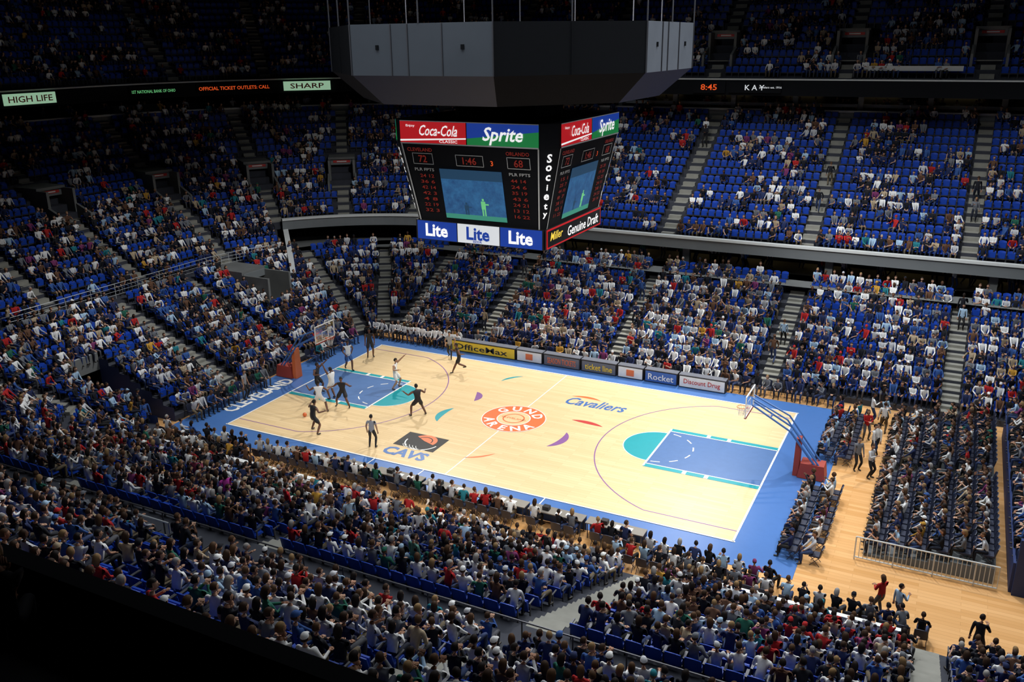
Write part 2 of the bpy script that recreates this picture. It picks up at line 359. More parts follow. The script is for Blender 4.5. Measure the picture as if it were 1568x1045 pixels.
def portal(core,k,v,R,z,dep,w=2.1,h=2.2):
    b=MB();Mx=local(core,k,v)
    b.box((R+dep/2,-w/2,z+h/2),(dep,.2,h),'conc',Mx=Mx);b.box((R+dep/2,w/2,z+h/2),(dep,.2,h),'conc',Mx=Mx)
    b.box((R+dep/2+.5,0,z+h+.08),(dep-1,w+.2,.18),'conc',Mx=Mx)
    b.box((R+1.3,0,z+h-.25),(.2,w-.2,.5),'fascia',Mx=Mx);b.box((R+1.18,0,z+h-.22),(.04,w*.7,.2),'red',Mx=Mx);b.box((R+1.15,0,z+h-.22),(.02,w*.4,.09),'cap',Mx=Mx)
    b.box((R+dep-.1,0,z+h/2),(.1,w-.2,h),'bface',Mx=Mx)  # black back panel paints the opening as dark inside
    for sy in(-1,1):
        pts=[(R-1.4,sy*w/2,z-.4),(R,sy*w/2,z-.4),(R,sy*w/2,z+1.1),(R-1.4,sy*w/2,z+.5)]
        b.add([Mx@Vector(p) for p in pts]+[Mx@(Vector(p)+Vector((0,sy*.18,0))) for p in pts],[(0,1,2,3),(7,6,5,4),(0,3,7,4),(3,2,6,7),(1,0,4,5),(2,1,5,6)],'conc')
    b.box((R+.5,0,z+.02),(2.6,w-.2,.06),'step',Mx=Mx)
    b.build('vomitory_portal',parent=bowl)
for k,v in portB: portal(CB,k,v,13+TB*9,ZB+RB*8,4.2)
Mx=local(CA,'end',6.6);b=MB();R=3+TA*6+.1;z=.35+RA*5
b.box((R+2.6,-1.15,z+1.15),(5.2,.2,2.5),'conc',Mx=Mx);b.box((R+2.6,1.1,z+1.15),(5.2,.2,2.5),'conc',Mx=Mx);b.box((R+3.9,0,z+2.5),(3.0,2.4,.25),'conc',Mx=Mx)
b.box((R+2.4,0,z+2.2),(.2,2.2,.5),'fascia',Mx=Mx);b.box((R+5.1,0,z+1.2),(.1,2.2,2.5),'bface',Mx=Mx);b.box((R+2.6,0,z+.02),(5.2,2.1,.08),'step',Mx=Mx)  # doorway's inner shade painted by the black back panel
b.build('corner_vomitory',parent=bowl)
b=MB();P1=Vector((-23.6,9.6,0));P2=Vector((-33.,19.4,0));n=14;d=(P2-P1).normalized();pn=Vector((-d.y,d.x,0))*.2
prev=None
for i in range(n+1):
    t=i/n;p=P1+(P2-P1)*t;zt=3.9+3.7*(t**.7);cur=[p-pn,p+pn,p+pn+Vector((0,0,zt)),p-pn+Vector((0,0,zt))]
    if prev: b.add(prev+cur,[(0,4,7,3),(1,2,6,5),(3,7,6,2)],['fascia','fascia','cap'])
    else: b.add(cur,[(0,1,2,3)],'fascia')
    prev=cur
b.build('corner_stair_parapet',parent=bowl)
b=MB()
zf=ZB+RB*4
sm=path(CB,[('far',36,CB[0]),('fl',90,36)])
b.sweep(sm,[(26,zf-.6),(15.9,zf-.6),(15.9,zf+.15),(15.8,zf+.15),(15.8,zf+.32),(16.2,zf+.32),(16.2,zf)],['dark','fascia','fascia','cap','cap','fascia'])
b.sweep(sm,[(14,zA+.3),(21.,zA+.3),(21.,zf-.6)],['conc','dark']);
for x in range(-12,36,5):
    b.box((x,CB[1]+20.9,zf-.9),(3.2,.1,.1),'lamp_warm')
for x in AX: b.box((x+1.6,21.3,(zA+.3+zf-.6)/2),(.5,.5,zf-.9-zA),'conc')
b.build('mezzanine_front',parent=bowl)
b=MB()
sm=path(CB,[('fl',30,0),('end',CB[1],CB[2])])
railing(b,[(x+nx*12.75,y+ny*12.75,zA+.3) for x,y,nx,ny in sm],1.0,bars=3,r=.022)
sm=path(CB,[('nl',0,90),('near',CB[0],30)])
railing(b,[(x+nx*12.75,y+ny*12.75,zA+.3) for x,y,nx,ny in sm],.85,mt='seatmetal',bars=0,r=.025)
for x0,x1,yy,zz in ((4.6,7.4,-24.6,5.1),(-3.,-.6,-23.7,4.6),(16,18,-25.4,5.6)):
    railing(b,[(x0,yy,zz),(x1,yy,zz)],1.0,bars=1,r=.03)
b.build('cross_aisle_railing',parent=bowl)
b=MB();RT=13+TB*NB;ZT=ZB+RB*(NB-1)
sm=path(CB,[('far',36,CB[0]),('fl',90,0),('end',CB[1],CB[2]),('nl',0,50)])
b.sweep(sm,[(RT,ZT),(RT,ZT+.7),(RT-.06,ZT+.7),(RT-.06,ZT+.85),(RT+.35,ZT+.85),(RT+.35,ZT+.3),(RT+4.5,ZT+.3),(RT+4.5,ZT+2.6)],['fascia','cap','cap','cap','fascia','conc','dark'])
for x in range(-12,36,5): b.box((x,CB[1]+RT+.8,ZT+1.3),(.4,.4,2.4),'fascia')
for x in range(-10,36,6): b.box((x,CB[1]+RT+4.3,ZT+1.7),(3.,.1,.08),'lamp_warm')
b.sweep(path(CB,[('far',36,-8)]),[(RT+1.4,ZT+1.0),(RT+1.4,ZT+1.25),(RT+1.7,ZT+1.25)],'cap')
b.build('suite_level_ledge',parent=bowl)
for i in range(120):
    x=random.uniform(-12,34)
    if random.random()<.6: person(x,CB[1]+RT+2.+random.uniform(-.2,1.2),ZT+.3,-math.pi/2+random.gauss(0,.3))
for i in range(50):
    th=rad(random.uniform(5,85));R=RT+1.5+random.random()*1.5;person(CB[0]-R*math.cos(th),CB[1]+R*math.sin(th),ZT+.3,math.atan2(-math.sin(th),math.cos(th)))
# ------------------------------------------------------------------ upper deck (C)
b=MB()
p=[(27,16.2),(22,16.2),(22,17.35),(22.,17.45),(22.4,17.45),(22.4,17.2)]
NC=15
pc=[(22.4,17.2),(23.,17.2)]
for j in range(NC): pc+=[(23+.85*j,17.5+.6*j),(23+.85*(j+1),17.5+.6*j)]
sm=path(CC,[('far',38,CC[0]),('fl',90,0),('end',CC[1],CC[2]),('nl',0,40)])
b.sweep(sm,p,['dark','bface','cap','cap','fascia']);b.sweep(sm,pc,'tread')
aisC={'far':(-18,-8,2,12,21.5,31),'fl':(20,40,60,80),'end':(0,),'nl':(20,)}
for j in range(NC):
    for k,l in aisC.items():
        for v in l:
            if k=='far' and j in(2,3,4): continue
            aisle_steps(b,CC,23+.85*j,17.5+.6*j,.6,.85,k,v)
b.box((16.7,9+23.25,18.2),(6.5,.08,.35),'cap')
b.build('upper_deck_terrace',parent=bowl)
cutC=[('far',v-1.4,v+1.4,23+.85*2,23+.85*5.6) for v in aisC['far']]
for j in range(NC):
    row(CC,23.45+.85*j,17.5+.6*j,[('far',37,CC[0]),('fl',90,0),('end',CC[1],CC[2])],aisC,.42,cuts=cutC)
for v in aisC['far']: portal(CC,'far',v,23+.85*2.6,17.5+.6*2,3.4)
def rframe(core,k,v,R,z):
    Mx=local(core,k,v)@Matrix.Translation((R,0,z))
    return Mx@Matrix(((0,0,-1,0),(-1,0,0,0),(0,1,0,0),(0,0,0,1)))
b=MB()
def sign(k,v,w,h,bg,txt,tc,tw,th=None,shear=0.):
    F=rframe(CC,k,v,21.85 if k!='fl' else 21.6,16.8)
    b.add([F@Vector(q) for q in((-w/2,-h/2,0),(w/2,-h/2,0),(w/2,h/2,0),(-w/2,h/2,0),(-w/2,-h/2,-.15),(w/2,-h/2,-.15),(w/2,h/2,-.15),(-w/2,h/2,-.15))],[(0,1,2,3),(7,6,5,4),(0,4,5,1),(2,6,7,3),(0,3,7,4),(1,5,6,2)],bg)
    b.text(txt,F@Matrix.Translation((0,0,.03)),tc,width=tw,height=th or h*.6,shear=shear)
sign('fl',49,4.2,.8,'sign_pale','SHARP','red',3.,.45)
sign('fl',32,6.6,.8,'bface','OFFICIAL TICKET OUTLETS: CALL','led_red',6.2,.3)
sign('fl',13,4.2,.8,'bface','1ST NATIONAL BANK OF OHIO','led_green',3.9,.25)
sign('end',3.1,4.2,.8,'sign_pale','HIGH LIFE','red',3.6,.45)
sign('far',5.6,4.,.8,'bface','K A Y','sign_white',1.5,.4)
F=rframe(CC,'far',6.8,21.8,16.8);b.text('jewelers est. 1916',F,'sign_white',width=1.7,height=.2)
sign('far',2.,2.6,.9,'bface','8:45','led_red',1.3,.45)
b.build('ribbon_board_signs',parent=bowl)
b=MB()
b.box((2,-38.3,13.9),(70,4.4,.9),'bface');b.box((2,-36.1,14.45),(70,.22,1.0),'bface')  # unlit look of the foreground balcony put into its black colour
b.box((2,-44.4,6.5),(70,8.2,13.),'bface');b.box((6,-34.6,9.9),(62,.3,3.2),'dark')
b.build('dark_balcony',parent=bowl)
for x in (4.6,5.5,6.5,7.2,8.3,9.2,9.9,11.2,12.0,13.1): person(x,-36.85+random.uniform(-.1,.1),14.36,math.pi/2+.4+random.gauss(0,.2),shirt=(.006,.006,.008),pants=(.006,.006,.008))  # near-black clothes paint these spectators as unlit silhouettes
# ------------------------------------------------------------------ right end stands
b=MB()
for i in range(6): b.box((19.4+.8*i+.4,1.2,.05+.06*i),(.8,15.,.1+.12*i),'fascia')
b.build('baseline_riser')
for i in range(6):
    for q in range(28):
        y=-6.+q*.53
        if abs(y-1.5)<.5: continue
        x=19.8+.8*i;z=.1+.12*i;seat(x+.1,y,z,math.pi,2)
        if random.random()<.95: person(x+.05,y,z,math.pi+random.gauss(0,.3))
b=MB()
b.box((24.75,1.2,.65),(.1,15.6,1.3),'navy');
for i in range(12): b.box((24.8+.85*i+.425,1.2,(1.2+.36*i)/2),(.85,15.6,1.2+.36*i),'tread')
b.box((25.+.85*6,-6.7,1.2),(10.6,.2,2.4),'navy')
b.build('end_stand',parent=bowl)
for i in range(12):
    for q in range(28):
        y=-6.+q*.53
        if abs(y-1.5)<.6: continue
        x=25.2+.85*i;z=1.2+.36*i;o=random.random()<.85;seat(x+.1,y,z,math.pi,1 if o else 0)
        if o: person(x+.05,y,z,math.pi+random.gauss(0,.25))
b=MB()
def crowdrail(p,q):
    p=Vector(p);q=Vector(q);L=(q-p).length;n=int(L/.16)
    for z in(.12,1.05): b.cyl(p+Vector((0,0,z)),q+Vector((0,0,z)),.03,'cap',6)
    for i in range(n+1):
        t=p+(q-p)*i/n;b.cyl(t+Vector((0,0,.12 if i%9 else 0)),t+Vector((0,0,1.05)),.016 if i%9 else .03,'cap',5)
crowdrail((19.1,-6.75,0),(24.3,-6.75,0));b.build('crowd_barrier')
# ------------------------------------------------------------------ courtside
b=MB()
M['ad_yellow']=mat('ad_yellow',(.85,.58,.03),.5);M['ad_white']=mat('ad_white',(.75,.77,.77),.5);M['ad_blue']=mat('ad_blue',(.04,.12,.4),.5);M['ad_grey']=mat('ad_grey',(.12,.13,.16),.5);M['table_top']=mat('table_top_laminate',(.22,.2,.17),.5)
segs=[(-9.6,-4.3,'ad_yellow','OfficeMax','black'),(-4.2,-2.3,'ad_white','','black'),(-2.2,.4,'ad_grey','SEASON TICKETS','orange'),(.5,2.9,'ad_grey','ticket line','ad_yellow'),(3.0,4.7,'ad_white','','black'),(4.8,6.9,'ad_blue','Rocket','ad_white'),(7.,9.9,'ad_white','Discount Drug','red')]
RX=Matrix.Rotation(math.pi/2,4,'X')
for x0,x1,bg,tx,tcol in segs:
    b.box(((x0+x1)/2,9.05,.42),(x1-x0,.5,.78),'black');b.box(((x0+x1)/2,8.78,.42),(x1-x0-.12,.05,.66),bg)
    b.box(((x0+x1)/2,9.05,.83),(x1-x0,.55,.04),'ad_grey')
    if tx: b.text(tx,Matrix.Translation(((x0+x1)/2,8.74,.42))@RX,tcol,width=(x1-x0)*.78,height=.4)
    else: b.box(((x0+x1)/2,8.74,.42),(.5,.03,.4),'orange')
b.build('courtside_advertising_boards')
for i in range(46):
    x=-12.+i*.62
    if x<17: person(x,9.75,0.02,-math.pi/2+random.gauss(0,.25));seat(x,9.85,.02,-math.pi/2,2)
for i in range(16): person(-16.4+i*.5,9.25,.02,-math.pi/2+random.gauss(0,.3),shirt=(.9,.9,.9));seat(-16.4+i*.5,9.35,.02,-math.pi/2,2)
b=MB()
for k in range(7):
    x=-8+k*2.75
    b.box((x+1.3,-9.75,.74),(2.6,.6,.04),'table_top');b.box((x+1.3,-9.48,.38),(2.6,.04,.7),'ad_blue')
    for sx in(.1,2.5):
        for sy in(-.25,.2): b.cyl((x+sx,-9.75+sy,.02),(x+sx,-9.75+sy,.73),.025,'seatmetal',6)
    b.box((x+.8,-9.76,.85),(.3,.26,.2),'black');b.box((x+1.9,-9.76,.765),(.3,.22,.01),'ad_white');b.box((x+1.4,-9.8,.765),(.22,.3,.01),'ad_white')
b.build('scorers_table')
for i in range(62):
    x=-19+i*.6
    if random.random()<.8 and x<17.4: person(x,-10.35-.25*(x>11),0,math.pi/2+random.gauss(0,.25));seat(x,-10.45-.25*(x>11),0,math.pi/2,2)
    if -19<x<-9 or 10<x<17:
        if random.random()<.8: person(x,-11.4,0,math.pi/2+random.gauss(0,.25));seat(x,-11.5,0,math.pi/2,2)
for i in range(9):
    x=17.2+i*.58;person(x,-11.45,0,math.pi/2+random.gauss(0,.25));seat(x,-11.55,0,math.pi/2,2)
for i in range(28):
    y=-7.8+i*.58
    if abs(y)<1.5: continue
    for xx in(16.7,17.6):
        if random.random()<.85: person(xx,y,.02 if xx<17.1 else 0,math.pi+random.gauss(0,.3));seat(xx+.1,y,.02 if xx<17.1 else 0,math.pi,2)
    if random.random()<.85: person(-16.6,y,.02,random.gauss(0,.3));seat(-16.7,y,.02,0,2)
b=MB()
for k in range(4): b.box((-14.+k*2.9,-12.1,.45),(2.7,.25,.9),'ad_white')
for x0,x1 in ((12.8,18.),(18.2,21.2)): b.box(((x0+x1)/2,-12.1,.4),(x1-x0,.2,.8),'ad_white')
b.build('courtside_barrier')
def stand(x,y,z,dr,shirt=None,pants=None,vi=None,sc=None): person(x,y,z,dr,shirt,pants,standing,4,vi,sc)
for i in range(30): stand(random.uniform(-27.,-18.),random.uniform(-10.8,-8.9),0,random.uniform(-1,1))
for i in range(9): stand(random.uniform(18.2,19.),random.uniform(1,9.5),0,random.uniform(0,6.28))
for x,y in ((20.4,-10.4),(21.0,-10.6),(23.6,-11.6)): stand(x,y,0,math.pi/2+random.gauss(0,.6))
def zrowA(y): i=int((-y-12.3)/TA);return .35+RA*i, -12.3-TA*i-.35
for x,y,c in ((-.4,-18.6,(.55,.02,.03)),(-2.6,-19.6,(.5,.05,.35)),(1.9,-18.,(.45,.6,.75)),(4.5,-17,(.7,.7,.7)),(9.,-15.4,(.02,.02,.02)),(-6,-17.8,(.3,.05,.1)),(14.5,-17.2,(.7,.7,.7)),(7,-20.6,(.1,.25,.2))):
    z,yy=zrowA(y);stand(x,yy,z,math.pi/2+random.gauss(0,.5),shirt=c)
for i in range(60):
    v=random.uniform(-12,34);stand(v,CB[1]+random.uniform(16.6,19.5),zA+.3,-math.pi/2+random.gauss(0,1.))
for v in AX:
    for q in range(2):
        i=random.randrange(NA);stand(v+random.uniform(-.3,.3),CA[1]+3+TA*i+.4,.38+RA*i,random.choice((-1,1))*math.pi/2)
        j=random.randrange(5,NB);stand(v+random.uniform(-.3,.3),CB[1]+13+TB*j+.3,ZB+RB*j+.03,random.choice((-1,1))*math.pi/2)
# ------------------------------------------------------------------ human figures
def ik(a,bb,l1,l2,hint):
    d=bb-a;L=min(d.length,.998*(l1+l2));dn=d.normalized();bb=a+dn*L;x=(l1*l1-l2*l2+L*L)/(2*L);h=math.sqrt(max(0,l1*l1-x*x))
    hn=hint-dn*hint.dot(dn);hn.normalize();return a+dn*x+hn*h,bb
def skin_eval(nodes,edges,roots,lev):
    me=bpy.data.meshes.new('sk');bm=bmesh.new();ly=bm.verts.layers.skin.verify();vs=[]
    for i,(p,r) in enumerate(nodes):
        v=bm.verts.new(p);v[ly].radius=(r,r) if not isinstance(r,tuple) else r;v[ly].use_root=(i in roots);vs.append(v)
    for e in edges: bm.edges.new((vs[e[0]],vs[e[1]]))
    bm.to_mesh(me);bm.free();ob=bpy.data.objects.new('sk',me);m1=ob.modifiers.new('s','SKIN');m1.branch_smoothing=.6
    if lev: m2=ob.modifiers.new('u','SUBSURF');m2.levels=lev;m2.render_levels=lev
    return eval_mesh(ob)
def figure(pel,lean,feet,hands,mats,style='casual',lev=1,headturn=0.,hair='short',knee_out=.15,elb=None):
    """facing +X; mats: shirt,pants,skin,hair,shoe,dark"""
    V=Vector;pel=V(pel);U=V((math.sin(lean),0,math.cos(lean)));b=MB();PLY=style=='player'
    N=[];E=[];SG=[]
    def node(p,r): N.append((V(p),r));return len(N)-1
    def seg(i,j,m): E.append((i,j));SG.append((i,j,m))
    p0=node(pel,.15 if PLY else .135);p1=node(pel+U*.17,.14 if PLY else .125);p2=node(pel+U*.36,.165 if PLY else .145);p3=node(pel+U*.50,.065);p4=node(pel+U*.57,.055)
    seg(p0,p1,'shirt');seg(p1,p2,'shirt');seg(p2,p3,'shirt');seg(p3,p4,'skin')
    roots=[p0];fing=[]
    for s in(1,-1):
        hip=pel+V((0.0,s*.095,-.05));ft=V(feet[0 if s>0 else 1]);kn,an=ik(hip,ft,.44,.43,V((1,s*knee_out,.25)))
        h=node(hip,.11 if PLY else .095);t=node(hip.lerp(kn,.62 if PLY else .55),.112 if PLY else .082);k=node(kn,.062);c=node(kn.lerp(an,.35),.062);a=node(an,.042)
        fd=V((1,s*.2,0)).normalized();hl=node(an+V((-.03,0,-.05)),.038);to=node(an+fd*.17+V((0,0,-.055)),.036)
        low='pants' if not PLY else 'skin'
        E.append((p0,h));SG.append((p0,h,'pants'));seg(h,t,'pants')
        if PLY: t2=node(hip.lerp(kn,.72),.07);seg(t,t2,'pants');seg(t2,k,'skin')
        else: seg(t,k,'pants')
        seg(k,c,low);seg(c,a,low);seg(a,hl,'shoe');seg(hl,to,'shoe')
        sh=pel+U*.47+V((0,s*(.2 if PLY else .175),0));w=V(hands[0 if s>0 else 1]);hint=V(elb) if elb else V((-.4,s*.6,-.8));hint=V((hint.x,abs(hint.y)*s,hint.z))
        el,wr=ik(sh,w,.29,.26,hint);q=node(sh,.07);m_=node(sh.lerp(el,.5),.056);e=node(el,.045);w_=node(wr,.032);fa=(wr-el).normalized();pa=node(wr+fa*.085,.036)
        seg(p2,q,'shirt')
        if PLY: seg(q,m_,'skin');seg(m_,e,'skin');seg(e,w_,'skin')
        elif style=='tee': seg(q,m_,'shirt');seg(m_,e,'skin');seg(e,w_,'skin')
        else: seg(q,m_,'shirt');seg(m_,e,'shirt');seg(e,w_,'shirt')
        seg(w_,pa,'skin')
        side=fa.cross(V((0,0,1)));side=side.normalized() if side.length>.1 else V((0,1,0));dn=side.cross(fa).normalized()*(-1)
        for i in range(4):
            o=(i-1.5)*.02;Lf=(.062,.075,.07,.055)[i];base=wr+fa*.09+side*o
            fing.append([(base,.011),(base+fa*Lf*.6+dn*.008,.010),(base+fa*Lf+dn*.03,.008)])
        inn=side*(-s) if side.y*s>0 else side*s
        base=wr+fa*.03+inn*.02;fing.append([(base,.013),(base+inn*.035+fa*.03,.011),(base+inn*.04+fa*.065,.009)])
    v,f=skin_eval(N,E,roots,lev);fc=np.array([v[list(x)].mean(0) for x in f])
    best=np.full(len(f),1e9);lab=np.zeros(len(f),int);names=[]
    for i,j,m_ in SG:
        a=np.array(N[i][0]);bb=np.array(N[j][0]);ab=bb-a;t=np.clip(((fc-a)@ab)/(ab@ab+1e-9),0,1);r=(N[i][1])*(1-t)+N[j][1]*t
        dd=np.linalg.norm(fc-(a+t[:,None]*ab),axis=1)-r
        if m_ not in names: names.append(m_)
        w=dd<best;best[w]=dd[w];lab[w]=names.index(m_)
    b.add(v,f,[mats[names[q]] for q in lab])
    N2=[];E2=[];rt=[]
    for ch in fing:
        o=len(N2);rt.append(o);N2+=[(p,r) for p,r in ch];E2+=[(o,o+1),(o+1,o+2)]
    v,f=skin_eval(N2,E2,rt,max(0,lev-1));b.add(v,f,mats['skin'])
    hc=pel+U*.57+V((.03+.03*math.sin(lean),0,.115));Rz=Matrix.Rotation(headturn,3,'Z');nu,nv=(12,9) if lev<2 else (20,14)
    def ball(c,rx,ry,rz,mt,nu,nv,fn=None,keep=None):
        vs=[];fs=[]
        for j in range(nv+1):
            ph=math.pi*j/nv
            for i in range(nu):
                th=2*math.pi*i/nu;d=V((math.sin(ph)*math.cos(th),math.sin(ph)*math.sin(th),math.cos(ph)));q=V((d.x*rx,d.y*ry,d.z*rz))
                if fn: q=fn(q,d)
                vs.append(hc+Rz@(V(c)+q))
        for j in range(nv):
            for i in range(nu):
                F=(j*nu+i,(j+1)*nu+i,(j+1)*nu+(i+1)%nu,j*nu+(i+1)%nu)
                if keep:
                    ph=math.pi*(j+.5)/nv;th=2*math.pi*(i+.5)/nu
                    if not keep(V((math.sin(ph)*math.cos(th),math.sin(ph)*math.sin(th),math.cos(ph)))): continue
                fs.append(F)
        b.add(vs,fs,mt)
    def jaw(q,d):
        if d.z<0: k=1+.28*d.z;q=V((q.x*(1+.12*d.z) if q.x>0 else q.x*(1+.35*d.z),q.y*k,q.z))
        return q
    ball((0,0,0),.098,.076,.122,mats['skin'],nu,nv,jaw)
    ball((.1,0,-.012),.02,.013,.024,mats['skin'],6,4)
    for s in(1,-1):
        ball((-.005,s*.076,-.005),.018,.009,.03,mats['skin'],6,4);ball((.085,s*.03,.018),.012,.014,.009,mats['dark'],6,4)
    ball((.088,0,-.058),.012,.024,.006,mats['dark'],6,4)
    if hair=='short': ball((-.008,0,.012),.104,.086,.125,mats['hair'],nu,nv,None,lambda d:d.z>.45 or (d.x<.15 and d.z>-.25))
    elif hair=='long': ball((-.015,0,-.01),.112,.094,.15,mats['hair'],nu,nv,lambda q,d:V((q.x-.02*(d.z<0),q.y,q.z*1.25 if d.z<0 else q.z)),lambda d:d.z>.5 or d.x<.1)
    elif hair=='cap':
        ball((-.002,0,.02),.106,.088,.118,mats['shirt'],nu,nv,None,lambda d:d.z>.25);ball((.1,0,.05),.06,.06,.012,mats['shirt'],8,4);ball((-.01,0,.0),.1,.082,.11,mats['hair'],nu,nv,None,lambda d:d.x<0 and d.z>-.3)
    return b
CM={'shirt':attr_mat('crowd_shirt_fabric','shirt'),'pants':attr_mat('crowd_trouser_fabric','pants'),'skin':attr_mat('crowd_skin','skin',.6),'hair':attr_mat('crowd_hair','hair',.7),
    'shoe':mat('shoe_leather',(.03,.025,.02),.5),'dark':mat('eye_dark',(.02,.012,.01),.4)}
ft=[(.45,.13,.09),(.43,-.14,.09)]
sv=[dict(h=[(.36,.12,.62),(.36,-.12,.62)],lean=-.08),dict(h=[(.38,.05,.78),(.38,-.05,.78)],lean=.05,hair='long'),dict(h=[(.30,.22,.66),(.30,-.22,.66)],lean=-.14),
 dict(h=[(.3,.04,.66),(.14,-.05,1.0)],lean=.22),dict(h=[(.3,-.02,.74),(.28,.05,.76)],lean=-.05,hair='long'),dict(h=[(.42,.14,.62),(.40,-.12,.62)],lean=.38),
 dict(h=[(.36,.06,.95),(.36,-.04,.95)],lean=0.02),dict(h=[(.38,.16,.60),(.25,-.35,.8)],lean=-.1,hair='cap'),dict(h=[(.3,.16,.9),(.35,-.12,.62)],lean=.1),dict(h=[(.33,.1,.6),(.38,-.1,.62)],lean=.1,hair='long')]
vc=bpy.data.collections.new('spectator_figures');vs_=bpy.data.collections.new('standing_figures');sc_=bpy.data.collections.new('seat_models')
def mk(b,name,coll):
    o=b.build(name,smooth=True);COL.objects.unlink(o);coll.objects.link(o);return o
for i,q in enumerate(sv):
    b=figure((0.02,0,.55),q['lean'],ft,q['h'],CM,'tee' if i in(3,8) else 'casual',1,random.uniform(-.4,.4),q.get('hair','short'))
    mk(b,'seated_figure_%02d'%i,vc)
for i,(fe,ha,le,hr) in enumerate(([[(0,.12,.09),(.02,-.12,.09)],[(.1,.25,.82),(.08,-.25,.82)],0,'short'],[[(.28,.1,.09),(-.25,-.1,.12)],[(-.12,.24,.9),(.25,-.22,.95)],.08,'cap'],[[(0,.14,.09),(.05,-.13,.09)],[(.3,.08,1.15),(.3,-.02,1.15)],.02,'long'],[[(.02,.12,.09),(.0,-.12,.09)],[(.02,.28,.8),(.3,-.12,1.25)],0,'short'])):
    b=figure((0,0,.93),le,fe,ha,CM,'casual',1,random.uniform(-.5,.5),hr);mk(b,'standing_figure_%02d'%i,vs_)
def seatmodel(fold,mt='seat'):
    b=MB();n=6
    vs=[];W=.235
    for j in range(5):
        t=j/4
        for i in range(n+1):
            u=-1+2*i/n;y=u*W*(1-.06*t);x=-.20-.10*t+.05*u*u;z=.40+.45*t-(.05*u*u if j==4 else 0)
            vs.append((x,y,z))
    m_=len(vs);vs+=[(x-.035,y,z) for x,y,z in vs];fs=[]
    for j in range(4):
        for i in range(n):
            a=j*(n+1)+i;fs.append((a,a+1,a+n+2,a+n+1));fs.append((m_+a,m_+a+n+1,m_+a+n+2,m_+a+1))
    for i in range(n): a=4*(n+1)+i;fs.append((a,a+1,m_+a+1,m_+a));fs.append((i+1,i,m_+i,m_+i+1))
    for j in range(4): a=j*(n+1);fs.append((a,a+n+1,m_+a+n+1,m_+a));a+=n;fs.append((a+n+1,a,m_+a,m_+a+n+1))
    b.add(vs,fs,mt)
    if fold: b.box((-.13,0,.56),(.06,.43,.36),mt,taper=.92)
    else: b.box((.03,0,.43),(.42,.44,.06),mt,taper=.94)
    if mt=='chair':
        for s in(1,-1):
            b.cyl((-.2,s*.2,.42),(.18,s*.21,0),.014,'seatmetal',5);b.cyl((.18,s*.2,.42),(-.22,s*.21,0),.014,'seatmetal',5)
        return b
    for s in(1,-1):
        b.box((-.1,s*.255,.32),(.05,.03,.64),'seatmetal');b.box((-.0,s*.255,.65),(.32,.045,.035),'seatmetal')
    b.box((-.1,0,.34),(.05,.5,.05),'seatmetal');return b
for nm,a_ in (('arena_seat_00',(True,)),('arena_seat_01',(False,)),('arena_seat_02',(False,'chair'))):
    o=seatmodel(*a_).build(nm);COL.objects.unlink(o);sc_.objects.link(o)
def scatter(name,coll,pos,rotz,scl,vi,cols):
    n=len(pos);me=bpy.data.meshes.new(name);me.vertices.add(n);me.vertices.foreach_set('co',np.array(pos,dtype=np.float32).ravel())
    a=me.attributes.new('rot','FLOAT_VECTOR','POINT');r=np.zeros((n,3),np.float32);r[:,2]=rotz;a.data.foreach_set('vector',r.ravel())
    a=me.attributes.new('scl','FLOAT','POINT');a.data.foreach_set('value',np.array(scl,np.float32))
    a=me.attributes.new('vi','INT','POINT');a.data.foreach_set('value',np.array(vi,np.int32))
    for k,c in cols.items():
        a=me.attributes.new(k,'FLOAT_COLOR','POINT');cc=np.ones((n,4),np.float32);cc[:,:3]=np.array(c);a.data.foreach_set('color',cc.ravel())
    ob=bpy.data.objects.new(name,me);COL.objects.link(ob)
    ng=bpy.data.node_groups.new(name+'_instancing','GeometryNodeTree')
    ng.interface.new_socket('Geometry',in_out='INPUT',socket_type='NodeSocketGeometry');ng.interface.new_socket('Geometry',in_out='OUTPUT',socket_type='NodeSocketGeometry')
    N=ng.nodes;gi=N.new('NodeGroupInput');go=N.new('NodeGroupOutput');ip=N.new('GeometryNodeInstanceOnPoints');ci=N.new('GeometryNodeCollectionInfo')
    ci.inputs['Collection'].default_value=coll;ci.inputs['Separate Children'].default_value=True;ci.inputs['Reset Children'].default_value=True
    def na(nm,t): q=N.new('GeometryNodeInputNamedAttribute');q.data_type=t;q.inputs['Name'].default_value=nm;return [s for s in q.outputs if s.enabled and s.name=='Attribute'][0]
    e=N.new('FunctionNodeEulerToRotation');L=ng.links
    L.new(gi.outputs[0],ip.inputs['Points']);L.new(ci.outputs[0],ip.inputs['Instance']);ip.inputs['Pick Instance'].default_value=True
    L.new(na('vi','INT'),ip.inputs['Instance Index']);L.new(na('rot','FLOAT_VECTOR'),e.inputs[0]);L.new(e.outputs[0],ip.inputs['Rotation']);L.new(na('scl','FLOAT'),ip.inputs['Scale'])
    L.new(ip.outputs[0],go.inputs[0]);md=ob.modifiers.new('instances','NODES');md.node_group=ng;return ob
def sc_people(name,lst,coll):
    scatter(name,coll,[p[:3] for p in lst],[p[3] for p in lst],[p[4] for p in lst],[p[5] for p in lst],{'shirt':[p[6] for p in lst],'skin':[p[7] for p in lst],'hair':[p[8] for p in lst],'pants':[p[9] for p in lst]})
sc_people('seated_spectator_crowd',people,vc);sc_people('standing_spectator_crowd',standing,vs_)
scatter('blue_arena_seats',sc_,[p[:3] for p in seatpts],[p[3] for p in seatpts],[1.]*len(seatpts),[p[4] for p in seatpts],{})
